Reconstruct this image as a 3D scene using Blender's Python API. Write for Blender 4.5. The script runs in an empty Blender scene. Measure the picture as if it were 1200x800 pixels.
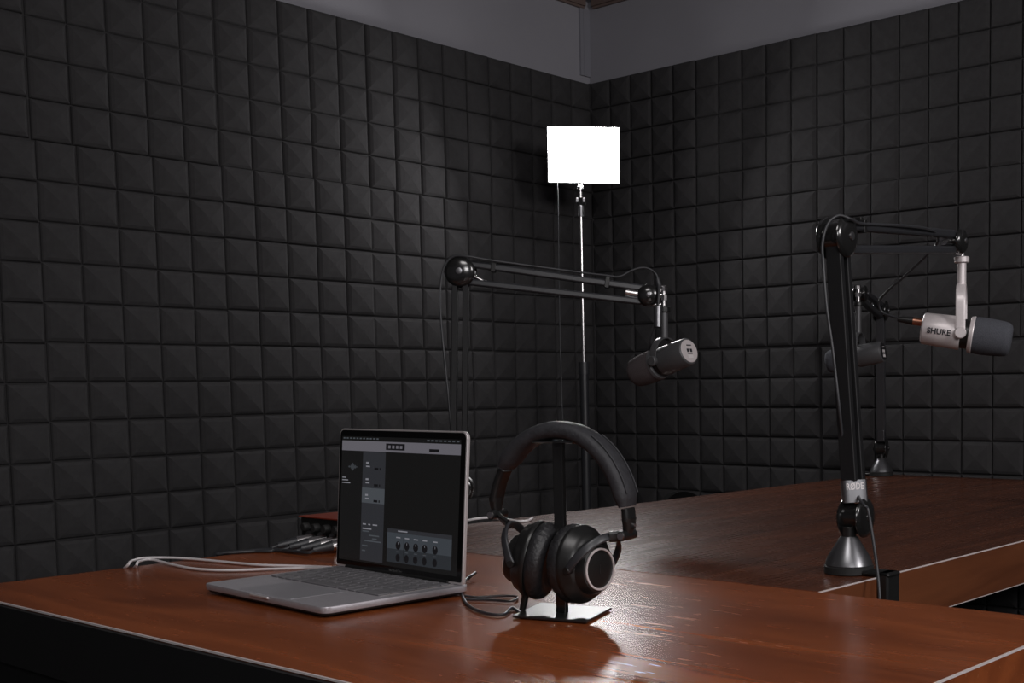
import bpy, math, random
from mathutils import Vector, Matrix, Euler

random.seed(7)
S = bpy.context.scene
COL = S.collection
V = Vector

# ------------------------------------------------------------------ camera
cam_data = bpy.data.cameras.new('camera')
cam = bpy.data.objects.new('camera', cam_data)
COL.objects.link(cam)
cam.location = (-3.277, -3.093, 1.0166)
cam.rotation_euler = Euler((1.49006559, 0.01188766, -0.89908146), 'XYZ')
cam_data.sensor_width = 36.0
cam_data.lens = 42.996
cam_data.shift_x = -0.18361
cam_data.shift_y = 0.14215
cam_data.clip_start = 0.05
S.camera = cam

# ------------------------------------------------------------------ world, exposure, large lights
world = bpy.data.worlds.new('world')
S.world = world
world.use_nodes = True
bg = world.node_tree.nodes['Background']
bg.inputs['Color'].default_value = (0.55, 0.6, 0.75, 1)
bg.inputs['Strength'].default_value = 0.02
S.view_settings.view_transform = 'Standard'
S.view_settings.look = 'None'
S.view_settings.exposure = 0.0
S.view_settings.gamma = 1.0
S.view_settings.use_curve_mapping = False

def area(name, loc, aim, size, size_y, power, color):
    d = bpy.data.lights.new(name, 'AREA')
    d.shape = 'RECTANGLE'; d.size = size; d.size_y = size_y
    d.energy = power; d.color = color
    o = bpy.data.objects.new(name, d); COL.objects.link(o)
    o.location = loc
    o.rotation_euler = (V(aim) - V(loc)).to_track_quat('-Z', 'Y').to_euler()
    return o
area('ceiling_lamp_light', (-3.0, -2.7, 2.38), (-2.9, -2.5, 0.0), 0.7, 0.5, 10.0, (1.0, 0.96, 0.95))
area('studio_key_light', (-4.4, -5.0, 2.15), (-0.4, -0.6, 1.35), 0.9, 0.7, 35.0, (1.0, 0.975, 0.98))
area('side_lamp_light', (-1.9, -4.9, 2.15), (-0.5, -1.4, 1.45), 0.7, 0.7, 34.0, (1.0, 0.96, 0.96))

# ------------------------------------------------------------------ mesh helpers
class MB:
    def __init__(self): self.v = []; self.f = []; self.mi = []
    def add(self, vs, fs, mi=0):
        b = len(self.v); self.v += [tuple(p) for p in vs]
        self.f += [tuple(i + b for i in q) for q in fs]; self.mi += [mi] * len(fs)
    def box(self, c, size, X=(1,0,0), Y=(0,1,0), Zx=None, mi=0):
        c = V(c); X = V(X).normalized(); Y = V(Y).normalized()
        Z = V(Zx).normalized() if Zx is not None else X.cross(Y)
        a, b, d = size[0]/2, size[1]/2, size[2]/2
        vs = [c + X*a*i + Y*b*j + Z*d*k for k in (-1,1) for j in (-1,1) for i in (-1,1)]
        self.add(vs, [(0,2,3,1),(4,5,7,6),(0,1,5,4),(2,6,7,3),(0,4,6,2),(1,3,7,5)], mi)
    def quad(self, a, b, c, d, mi=0): self.add([a,b,c,d], [(0,1,2,3)], mi)
    def lathe(self, o, axis, prof, seg=40, mi=0, ref=None, oval=1.0, closed=False):
        # prof: list of (distance along axis, radius)
        o = V(o); ax = V(axis).normalized()
        r = V(ref) if ref is not None else (V((0,0,1)) if abs(ax.z) < .9 else V((1,0,0)))
        e1 = (r - ax*r.dot(ax)).normalized(); e2 = ax.cross(e1)
        n = len(prof); vs = []
        for d, rr in prof:
            for i in range(seg):
                t = 2*math.pi*i/seg
                vs.append(o + ax*d + e1*math.cos(t)*rr + e2*math.sin(t)*rr*oval)
        fs = []
        for k in range(n if closed else n-1):
            k2 = (k+1) % n
            for i in range(seg):
                j = (i+1) % seg
                fs.append((k*seg+i, k*seg+j, k2*seg+j, k2*seg+i))
        if not closed:
            fs.append(tuple(range(seg-1, -1, -1))); fs.append(tuple((n-1)*seg+i for i in range(seg)))
        self.add(vs, fs, mi)
    def cyl(self, a, b, r0, r1=None, seg=24, mi=0):
        r1 = r0 if r1 is None else r1
        a = V(a); b = V(b)
        self.lathe(a, b-a, [(0, r0), ((b-a).length, r1)], seg, mi)
    def sweep(self, pts, w, h, up, mi=0, n=12, power=2.0, caps=True):
        # superelliptic section: w across, h along the normal; up gives the normal direction per point
        pts = [V(p) for p in pts]; m = len(pts); vs = []
        for k, p in enumerate(pts):
            t = (pts[min(k+1, m-1)] - pts[max(k-1, 0)]).normalized()
            u = V(up(k/(m-1))) if callable(up) else V(up)
            u = (u - t*u.dot(t)).normalized(); s = t.cross(u)
            ww = w(k/(m-1)) if callable(w) else w
            hh = h(k/(m-1)) if callable(h) else h
            for i in range(n):
                a = 2*math.pi*(i+.5)/n; c, q = math.cos(a), math.sin(a)
                vs.append(p + s*ww/2*math.copysign(abs(c)**(2/power), c) + u*hh/2*math.copysign(abs(q)**(2/power), q))
        fs = [(k*n+i, k*n+(i+1)%n, (k+1)*n+(i+1)%n, (k+1)*n+i) for k in range(m-1) for i in range(n)]
        if caps: fs += [tuple(range(n-1,-1,-1)), tuple((m-1)*n+i for i in range(n))]
        self.add(vs, fs, mi)
    def tube(self, pts, r, seg=10, mi=0, smooth=6):
        pts = spline([V(p) for p in pts], smooth) if smooth else [V(p) for p in pts]
        m = len(pts); t0 = (pts[1]-pts[0]).normalized()
        u = t0.orthogonal().normalized(); vs = []
        for k, p in enumerate(pts):
            t = (pts[min(k+1, m-1)] - pts[max(k-1, 0)])
            t = t.normalized() if t.length > 1e-9 else t0
            u = u - t*u.dot(t); u = u.normalized() if u.length > 1e-6 else t.orthogonal().normalized()
            s = t.cross(u)
            for i in range(seg):
                a = 2*math.pi*i/seg
                vs.append(p + (u*math.cos(a) + s*math.sin(a))*r)
        fs = [(k*seg+i, k*seg+(i+1)%seg, (k+1)*seg+(i+1)%seg, (k+1)*seg+i) for k in range(m-1) for i in range(seg)]
        fs += [tuple(range(seg-1,-1,-1)), tuple((m-1)*seg+i for i in range(seg))]
        self.add(vs, fs, mi)

def spline(p, n):
    q = [p[0]*2-p[1]] + p + [p[-1]*2-p[-2]]; out = []
    for i in range(1, len(q)-2):
        a, b, c, d = q[i-1], q[i], q[i+1], q[i+2]
        for k in range(n):
            t = k/n
            out.append(.5*((2*b) + (c-a)*t + (2*a-5*b+4*c-d)*t*t + (3*b-a-3*c+d)*t**3))
    out.append(p[-1]); return out

def obj(name, mb, mat, parent=None, root=None, bevel=0, smooth=True, seg=2):
    me = bpy.data.meshes.new(name)
    off = root.matrix_basis.translation if root is not None else V((0,0,0))
    me.from_pydata([V(p)-off for p in mb.v], [], mb.f)
    mats = mat if isinstance(mat, (list, tuple)) else [mat]
    for m in mats: me.materials.append(m)
    for p, i in zip(me.polygons, mb.mi): p.material_index = i
    me.validate(); me.update()
    o = bpy.data.objects.new(name, me); COL.objects.link(o)
    if parent is not None: o.parent = parent
    if bevel:
        b = o.modifiers.new('bevel', 'BEVEL'); b.width = bevel; b.segments = seg; b.limit_method = 'ANGLE'; b.angle_limit = math.radians(40)
    if smooth:
        me.polygons.foreach_set('use_smooth', [True]*len(me.polygons))
        try: me.set_sharp_from_angle(angle=math.radians(38))
        except Exception: pass
        if bevel:
            w = o.modifiers.new('normals', 'WEIGHTED_NORMAL'); w.keep_sharp = True
    return o

def obj_split(name, mb, mat, parent=None, root=None, **kw):
    # every separate piece becomes an object of its own
    par = list(range(len(mb.v)))
    def find(i):
        while par[i] != i: par[i] = par[par[i]]; i = par[i]
        return i
    for f in mb.f:
        for i in f[1:]: par[find(f[0])] = find(i)
    groups = {}
    for f, m in zip(mb.f, mb.mi): groups.setdefault(find(f[0]), []).append((f, m))
    out = []
    for fs in groups.values():
        ids = sorted({i for f, m in fs for i in f}); mp = {a: k for k, a in enumerate(ids)}
        b = MB(); b.v = [mb.v[i] for i in ids]; b.f = [tuple(mp[i] for i in f) for f, m in fs]; b.mi = [m for f, m in fs]
        out.append(obj(name, b, mat, parent, root, **kw))
    return out

def tag(o, label=None, cat=None, group=None, kind=None):
    if label: o['label'] = label
    if cat: o['category'] = cat
    if group: o['group'] = group
    if kind: o['kind'] = kind
    return o
def thing(name, loc, label, cat, group=None):
    o = bpy.data.objects.new(name, None); COL.objects.link(o); o.location = loc
    o.empty_display_size = .05
    return tag(o, label, cat, group)

def text_mesh(s, size, fn, extrude=0.0, align='CENTER'):
    # returns MB of the lettering, every vertex mapped through fn(x, y, z)
    c = bpy.data.curves.new('lettering', 'FONT'); c.body = s; c.size = size; c.align_x = align; c.align_y = 'CENTER'
    c.extrude = extrude; c.resolution_u = 3; c.offset = size*0.025
    o = bpy.data.objects.new('lettering', c); COL.objects.link(o)
    dg = bpy.context.evaluated_depsgraph_get()
    me = bpy.data.meshes.new_from_object(o.evaluated_get(dg))
    mb = MB(); mb.add([fn(*v.co) for v in me.vertices], [tuple(p.vertices) for p in me.polygons])
    bpy.data.objects.remove(o); bpy.data.meshes.remove(me); bpy.data.curves.remove(c)
    return mb

# ------------------------------------------------------------------ materials
def mat(name, color, rough=.5, metal=0.0, spec=.5, emit=None, estr=0.0, coat=0.0):
    m = bpy.data.materials.new(name); m.use_nodes = True
    b = m.node_tree.nodes['Principled BSDF']
    b.inputs['Base Color'].default_value = (*color, 1); b.inputs['Roughness'].default_value = rough
    b.inputs['Metallic'].default_value = metal; b.inputs['Specular IOR Level'].default_value = spec
    b.inputs['Coat Weight'].default_value = coat
    if emit: b.inputs['Emission Color'].default_value = (*emit, 1); b.inputs['Emission Strength'].default_value = estr
    return m
def noisy(m, scale, amount, bump=0.0, bscale=None, stretch=None, dist=.002):
    nt = m.node_tree; b = nt.nodes['Principled BSDF']
    tc = nt.nodes.new('ShaderNodeTexCoord'); mp = nt.nodes.new('ShaderNodeMapping')
    nt.links.new(tc.outputs['Object'], mp.inputs['Vector'])
    if stretch: mp.inputs['Scale'].default_value = stretch
    n = nt.nodes.new('ShaderNodeTexNoise'); n.inputs['Scale'].default_value = scale; n.inputs['Detail'].default_value = 4
    nt.links.new(mp.outputs[0], n.inputs['Vector'])
    base = b.inputs['Base Color'].default_value[:]
    r = nt.nodes.new('ShaderNodeValToRGB')
    r.color_ramp.elements[0].position = .3; r.color_ramp.elements[1].position = .7
    r.color_ramp.elements[0].color = (*[c*(1-amount) for c in base[:3]], 1)
    r.color_ramp.elements[1].color = (*[min(1, c*(1+amount)) for c in base[:3]], 1)
    nt.links.new(n.outputs['Fac'], r.inputs['Fac']); nt.links.new(r.outputs['Color'], b.inputs['Base Color'])
    if bump:
        n2 = nt.nodes.new('ShaderNodeTexNoise'); n2.inputs['Scale'].default_value = bscale or scale*4; n2.inputs['Detail'].default_value = 5
        nt.links.new(mp.outputs[0], n2.inputs['Vector'])
        bp = nt.nodes.new('ShaderNodeBump'); bp.inputs['Strength'].default_value = bump; bp.inputs['Distance'].default_value = dist
        nt.links.new(n2.outputs['Fac'], bp.inputs['Height']); nt.links.new(bp.outputs[0], b.inputs['Normal'])
    return m
def wood(name, dark, light, along_y, rough=.33):
    m = mat(name, light, rough); nt = m.node_tree; b = nt.nodes['Principled BSDF']
    tc = nt.nodes.new('ShaderNodeTexCoord'); mp = nt.nodes.new('ShaderNodeMapping')
    mp.inputs['Scale'].default_value = (9, 1.0, 9) if along_y else (1.0, 9, 9)
    nt.links.new(tc.outputs['Object'], mp.inputs['Vector'])
    n = nt.nodes.new('ShaderNodeTexNoise'); n.inputs['Scale'].default_value = 1.8; n.inputs['Detail'].default_value = 6; n.inputs['Roughness'].default_value = .55
    n.inputs['Distortion'].default_value = .8
    nt.links.new(mp.outputs[0], n.inputs['Vector'])
    r = nt.nodes.new('ShaderNodeValToRGB'); r.color_ramp.elements[0].position = .3; r.color_ramp.elements[1].position = .72
    r.color_ramp.elements[0].color = (*dark, 1); r.color_ramp.elements[1].color = (*light, 1)
    nt.links.new(n.outputs['Fac'], r.inputs['Fac']); nt.links.new(r.outputs['Color'], b.inputs['Base Color'])
    n2 = nt.nodes.new('ShaderNodeTexNoise'); n2.inputs['Scale'].default_value = 14; n2.inputs['Detail'].default_value = 6
    nt.links.new(mp.outputs[0], n2.inputs['Vector'])
    bp = nt.nodes.new('ShaderNodeBump'); bp.inputs['Strength'].default_value = .075 if along_y else .045; bp.inputs['Distance'].default_value = .0014
    nt.links.new(n2.outputs['Fac'], bp.inputs['Height']); nt.links.new(bp.outputs[0], b.inputs['Normal'])
    mr = nt.nodes.new('ShaderNodeMapRange'); mr.inputs['To Min'].default_value = rough*.75; mr.inputs['To Max'].default_value = rough*1.3
    nt.links.new(n2.outputs['Fac'], mr.inputs['Value']); nt.links.new(mr.outputs[0], b.inputs['Roughness'])
    return m

M_foam = noisy(mat('charcoal_foam', (.050,.0485,.050), .95, spec=.12), 60, .08, .5, 900, dist=.0008)
M_paint = noisy(mat('grey_blue_paint', (.31,.305,.335), .8, spec=.2), 3, .03, .15, 120)
M_trim = mat('brown_trim', (.16,.115,.10), .5)
M_strip = mat('grey_corner_trim', (.24,.24,.27), .4)
M_ceil = mat('ceiling_paint', (.30,.30,.32), .9)
M_floor = noisy(mat('dark_carpet', (.018,.017,.017), .95, spec=.1), 30, .3, .4, 300)
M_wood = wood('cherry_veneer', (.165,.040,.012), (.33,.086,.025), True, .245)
M_wood_dimmed = wood('cherry_veneer_dimmed', (.070,.022,.011), (.14,.044,.020), False, .26)  # cherry darkened for the weaker light and dark reflections on the table
M_edge = wood('cherry_edge', (.10,.030,.012), (.19,.062,.024), False, .35)
M_edge_highlight = mat('edge_highlight', (.70,.63,.62), .3, spec=.8)  # pale colour paints the highlight along desk and table edges
M_black = mat('black_plastic', (.012,.012,.012), .35)
M_blackmatt = mat('black_matt', (.010,.010,.0105), .6, spec=.3)
M_gloss = mat('black_gloss', (.012,.012,.012), .17, spec=.8)
M_plate = mat('black_plate', (.012,.012,.012), .36, spec=.8)
M_armbeam = mat('matt_black_arm', (.010,.010,.011), .55, spec=.3)
M_beam = mat('black_steel', (.028,.029,.033), .38, spec=.7)
M_chrome = mat('chrome', (.72,.70,.70), .22, metal=1)
M_cone = mat('grey_metal_cone', (.22,.22,.23), .33, metal=.9)
M_rubber = mat('rubber', (.014,.014,.014), .7)
M_alu = noisy(mat('space_grey_aluminium', (.50,.48,.51), .42, metal=.5), 200, .05)
M_alu_rimlit = mat('rim_lit_aluminium', (.78,.73,.73), .35, metal=.6)  # aluminium lightened to put the rim light into the lid colour
M_cable = mat('black_cable', (.035,.036,.04), .4)
M_white = mat('white_cable_sheath', (.78,.74,.75), .45)
M_red = mat('red_anodised', (.30,.045,.02), .35, metal=.3)
M_silver = noisy(mat('silver_mic_body', (.76,.70,.70), .38, metal=.25), 300, .04)
M_dark = noisy(mat('dark_grey_mic_body', (.11,.11,.115), .42, metal=.3), 300, .06)
M_foamgrey = noisy(mat('grey_windscreen', (.082,.085,.098), .9, spec=.2), 700, .25, .5, 900)
M_foamdark = noisy(mat('dark_windscreen', (.10,.085,.088), .9, spec=.2), 700, .25, .5, 900)
M_text = mat('white_print', (.8,.76,.76), .5)
M_textk = mat('black_print', (.02,.02,.025), .5)
M_leather = noisy(mat('black_leatherette', (.020,.020,.022), .42, spec=.5), 90, .2, .5, 260)
M_band_pad = noisy(mat('padded_headband', (.030,.030,.034), .6, spec=.4), 90, .2, .3, 300)
M_copper = mat('copper_connector', (.62,.30,.2), .3, metal=1)
def screen_mat(name, c, s=1.0): return mat(name, (.01,.01,.01), .25, emit=c, estr=s)

# ------------------------------------------------------------------ room
T = 0.0965
TOP = 2.1103                 # top edge of the foam
CEIL = 2.405
RX, RY = -5.4, -5.6          # far ends of the room behind the camera

PO_L = {(0,0):(0,-.02),(0,2):(-.05,.026),(1,0):(-.01,-.012),(1,1):(-.09,.025),(1,2):(-.027,.02),(2,0):(-.042,-.012),(2,1):(-.011,.03),(2,2):(.012,.05),(3,0):(-.078,-.018),(3,1):(.015,.003),(3,2):(.016,.011),(4,0):(-.109,-.002),(4,1):(.013,-.039),(4,2):(.008,-.023),(0,1):(-.05,.02)}
PO_R = {(0,0):(.009,.005),(0,1):(.01,.008),(0,2):(-.007,-.003),(1,0):(.016,.002),(1,1):(.025,.022),(1,2):(-.054,-.019),(2,0):(-.007,-.018),(2,1):(-.003,.03),(2,2):(-.15,-.03),(3,0):(-.007,-.011),(3,1):(-.021,.03),(3,2):(-.165,-.023)}

def foam(side):
    mb = MB(); rnd = random.Random(3 if side == 'L' else 5)
    PO = PO_L if side == 'L' else PO_R
    length = abs(RX) if side == 'L' else abs(RY)
    ncols = int(length/T)
    for pc in range(0, (ncols+4)//5):
        for pr in range(0, 5):
            off = PO.get((pc, pr), (rnd.uniform(-.03,.03), rnd.uniform(-.03,.03)))
            tilt = rnd.uniform(-.0015, .0015); tl2 = rnd.uniform(-.006,.006); tl3 = rnd.uniform(-.006,.006)
            for c in range(5):
                for r in range(5):
                    col, row = pc*5+c, pr*5+r
                    if col >= ncols or (row+1)*T > TOP: continue
                    jx, jz = rnd.uniform(-.012,.012), rnd.uniform(-.012,.012)
                    cu = (col+.5)*T - off[0]*T; cw = TOP - (row+.5)*T + off[1]*T
                    rings = [(.997,-.016),(.962,-.0015),(.91,.0022),(.76,.0058),(.42,.0088),(.10,.0108)]
                    vs = []
                    hs = rnd.uniform(.85,1.12)
                    for q, h in rings:
                        for a, b in ((-1,-1),(1,-1),(1,1),(-1,1)):
                            u = cu + a*q*T/2 + (jx*T if q < .5 else 0); w = cw + b*q*T/2 + (jz*T if q < .5 else 0)
                            d = h*hs + tilt + (c-2)*T*tl2 + (r-2)*T*tl3
                            if side == 'L': vs.append((-u, -d, w))
                            else: vs.append((-d, -u, w))
                    fs = []
                    for k in range(len(rings)-1):
                        for i in range(4):
                            j = (i+1) % 4
                            qf = (k*4+i, k*4+j, (k+1)*4+j, (k+1)*4+i)
                            fs.append(qf if side == 'R' else qf[::-1])
                    e = (len(rings)-1)*4
                    fs.append((e,e+1,e+2,e+3) if side == 'R' else (e+3,e+2,e+1,e))
                    mb.add(vs, fs)
    if side == 'L': mb.box((.009, .009, TOP/2), (.025, .025, TOP-.002))
    # backing sheet the pyramids grow out of
    if side == 'L': mb.box((RX/2, .018, TOP/2), (abs(RX), .024, TOP-.004))
    else: mb.box((.018, RY/2, TOP/2), (.024, abs(RY), TOP-.004))
    return mb

def struct(name, mb, m, parent=None, label=None):
    o = obj(name, mb, m, parent, smooth=False)
    if parent is None: o['kind'] = 'structure'
    return o
b = MB(); b.box((RX/2, .08, CEIL/2), (abs(RX)+.3, .1, CEIL)); wl = struct('wall_left', b, M_paint)
fo = obj('acoustic_foam', foam('L'), M_foam, wl, smooth=False)
b = MB(); b.box((.08, RY/2, CEIL/2), (.1, abs(RY)+.3, CEIL)); wr = struct('wall_right', b, M_paint)
fo = obj('acoustic_foam', foam('R'), M_foam, wr, smooth=False)
b = MB(); b.box((RX/2, RY-.05, CEIL/2), (abs(RX)+.3, .1, CEIL)); struct('wall_back', b, M_paint)
b = MB(); b.box((RX-.05, RY/2, CEIL/2), (.1, abs(RY)+.3, CEIL)); struct('wall_front', b, M_paint)
b = MB(); b.box((RX/2, RY/2, -.05), (abs(RX)+.3, abs(RY)+.3, .1)); struct('floor', b, M_floor)
b = MB(); b.box((RX/2, RY/2, CEIL+.05), (abs(RX)+.3, abs(RY)+.3, .1)); struct('ceiling', b, M_ceil)
b = MB(); b.box((RX/2, .0215, CEIL-.011), (abs(RX), .017, .022)); b.box((RX/2, .025, CEIL-.026), (abs(RX), .010, .008)); struct('trim_1', b, M_trim)
b = MB(); b.box((.0215, RY/2, CEIL-.011), (.017, abs(RY), .022)); b.box((.025, RY/2, CEIL-.026), (.010, abs(RY), .008)); struct('trim_2', b, M_trim)
b = MB(); b.box((.004, .026, (TOP+CEIL)/2), (.05, .008, CEIL-TOP-.06)); b.box((.0,.0235,(TOP+CEIL)/2),(.012,.006,CEIL-TOP-.06)); struct('trim_3', b, M_strip)

# ------------------------------------------------------------------ desks
def slab(name, x0, x1, y0, y1, parent, root, m, th=.075):
    b = MB(); b.box(((x0+x1)/2, (y0+y1)/2, .75-th/2), (x1-x0, y1-y0, th))
    return obj(name, b, m, parent, root, bevel=.0012)
nd = thing('desk', (-2.28, -1.90, 0), 'reddish brown wooden desk in the foreground carrying the laptop and headphone stand', 'desk')
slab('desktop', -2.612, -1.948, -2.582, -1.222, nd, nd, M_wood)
b = MB()
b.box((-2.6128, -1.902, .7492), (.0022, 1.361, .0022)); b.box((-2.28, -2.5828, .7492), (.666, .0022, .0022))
for e in obj_split('edge_highlight', b, M_edge_highlight, nd, nd, smooth=False): tag(e, 'thin painted highlight along the edge of the desktop')
b = MB(); b.box((-2.6165, -1.902, .71), (.006, 1.30, .074)); b.box((-2.600, -1.902, .34), (.018, 1.30, .66))  # black sheet stands in for the shade on the desk front
tag(obj('front_panel', b, M_blackmatt, nd, nd, smooth=False), 'black sheet painting the shade on the desk front')
for sx, sy in ((-2.585,-2.5),(-1.99,-2.5),(-2.585,-1.30),(-1.99,-1.30)):
    b = MB(); b.box((sx + (.03 if sx < -2.3 else 0), sy, .3375), (.05, .05, .675)); obj('leg', b, M_blackmatt, nd, nd, bevel=.003)

ft = thing('table', (-1.0, -1.7, 0), 'reddish brown long table, darkened in colour for weaker light, behind the desk, reaching to the right wall', 'table')
slab('tabletop', -1.9455, -.036, -2.228, -1.205, ft, ft, [M_wood_dimmed])
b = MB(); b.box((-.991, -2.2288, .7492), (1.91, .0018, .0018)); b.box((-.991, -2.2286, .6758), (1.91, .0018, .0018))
obj_split('edge_highlight', b, M_edge_highlight, ft, ft, smooth=False)
b = MB(); b.box((-.991, -2.2295, .7125), (1.908, .0016, .0715)); tag(obj('edge_band', b, M_edge, ft, ft, smooth=False), 'orange brown veneered front edge')
for sx, sy in ((-1.86,-2.12),(-.12,-2.12),(-1.86,-1.32),(-.12,-1.32)):
    b = MB(); b.box((sx, sy, .3375), (.05, .05, .675)); obj('leg', b, M_blackmatt, ft, ft, bevel=.003)

# ------------------------------------------------------------------ LED panel on stand
def led():
    base = V((-.355, -.30, 0))
    r = thing('studio_light_on_stand', base, 'glowing white rectangular light panel on a thin metal stand in the corner', 'studio light')
    c = V((-0.3703, -0.3156, 1.7674))
    base2 = V((-0.3906, -0.3179, 1.5530)); base.x, base.y = base2.x, base2.y
    r.location = base
    toward = (V((-2.6,-2.4,.95)) - c).normalized()
    n = toward; x = V((0,0,1)).cross(n).normalized(); u = n.cross(x)
    x = (x*math.cos(.012) - u*math.sin(.012)); u = n.cross(x)
    W, H = .226, .171
    b = MB(); b.box(c - n*.014, (W+.010, H+.010, .024), x, u); obj('panel_housing', b, M_black, r, r, bevel=.003)
    b = MB(); b.box(c, (W, H, .003), x, u); o = obj('diffuser', b, mat('led_diffuser', (.9,.9,.9), .5, emit=(1,.985,.99), estr=80.0), r, r, smooth=False)
    p = c - n*.03 - u*(H/2); bb = V((base.x, base.y, 0))
    zc = 1.60
    b = MB(); b.cyl(V((base.x,base.y,zc+.03)), V((base.x,base.y,c.z-H/2-.008)), .0045); b.lathe((base.x,base.y,c.z-H/2-.028),(0,0,1),[(0,.006),(.003,.009),(.012,.009),(.016,.005)]); obj('swivel_mount', b, M_chrome, r, r)
    b = MB(); b.cyl(V((base.x,base.y,zc-.03)), V((base.x,base.y,zc+.004)), .0095, .0095)
    b.box((base.x-.011*x.x,base.y-.011*x.y,zc+.02),(.008,.014,.035), x, (0,0,1)); b.box((base.x+.011*x.x,base.y+.011*x.y,zc+.02),(.008,.014,.035), x, (0,0,1))
    obj('collar', b, M_cone, r, r, bevel=.001)
    b = MB(); b.cyl(V((base.x,base.y,1.05)), V((base.x,base.y,zc-.02)), .0062); obj('upper_pole', b, M_chrome, r, r)
    b = MB(); b.cyl(V((base.x,base.y,.10)), V((base.x,base.y,1.08)), .0145); b.cyl(V((base.x,base.y,1.065)), V((base.x,base.y,1.105)), .018); obj('lower_pole', b, M_beam, r, r)
    b = MB(); b.cyl((base.x,base.y,.42),(base.x,base.y,.47),.02); obj('leg_collar', b, M_black, r, r)
    for k in range(3):
        a = math.radians(100+120*k); e = V((base.x+.24*math.cos(a), base.y+.24*math.sin(a), .012))
        b = MB(); b.tube([(base.x+.018*math.cos(a),base.y+.018*math.sin(a),.45), (e.x,e.y,.02)], .008, smooth=0)
        b.tube([(base.x+.014*math.cos(a),base.y+.014*math.sin(a),.15), ((base.x*.55+e.x*.45),(base.y*.55+e.y*.45),.45*.55+.02*.45)], .005, smooth=0)
        l = obj('leg', b, M_beam, r, r)
        b = MB(); b.cyl((e.x,e.y,.001),(e.x,e.y,.03),.011); obj_split('rubber_foot', b, M_rubber, l, r)
    q = (-0.4510, -0.2742, 1.6773); q = V(q)
    b = MB(); b.tube([q+V((.01,.01,.03)), q, V((-0.4545, -0.2794, 1.6040)), V((-0.4682, -0.2904, 1.3870)), V((-0.4983, -0.3201, 1.1152)), V((-0.5237, -0.3533, 0.7380)), V((-0.5288, -0.3748, 0.5226)), V((base.x-.03,base.y-.02,.45)), V((base.x-.015,base.y-.012,.2))], .0023)
    obj('power_cable', b, M_cable, r, r)

led()

# ------------------------------------------------------------------ boom arms
def lens(b, c, ax, r, t, side, mi=0):
    # domed disc: flat face at c, dome towards side
    prof = [(0, r*.90), (t*.12, r)] + [(t*(.12+.88*math.sin(a)), r*math.cos(a)) for a in [math.radians(d) for d in (12,25,38,50,62,72,80,86)]]
    b.lathe(c, V(ax)*side, prof, 40, mi)

def beam(b, p0, p1, ax, w, h, inset=.0):
    p0 = V(p0); p1 = V(p1); t = (p1-p0); L = t.length; t.normalize()
    n = V(ax).cross(t).normalized()
    b.box((p0+p1)/2, (L, w, h), t, V(ax), n)

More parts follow.
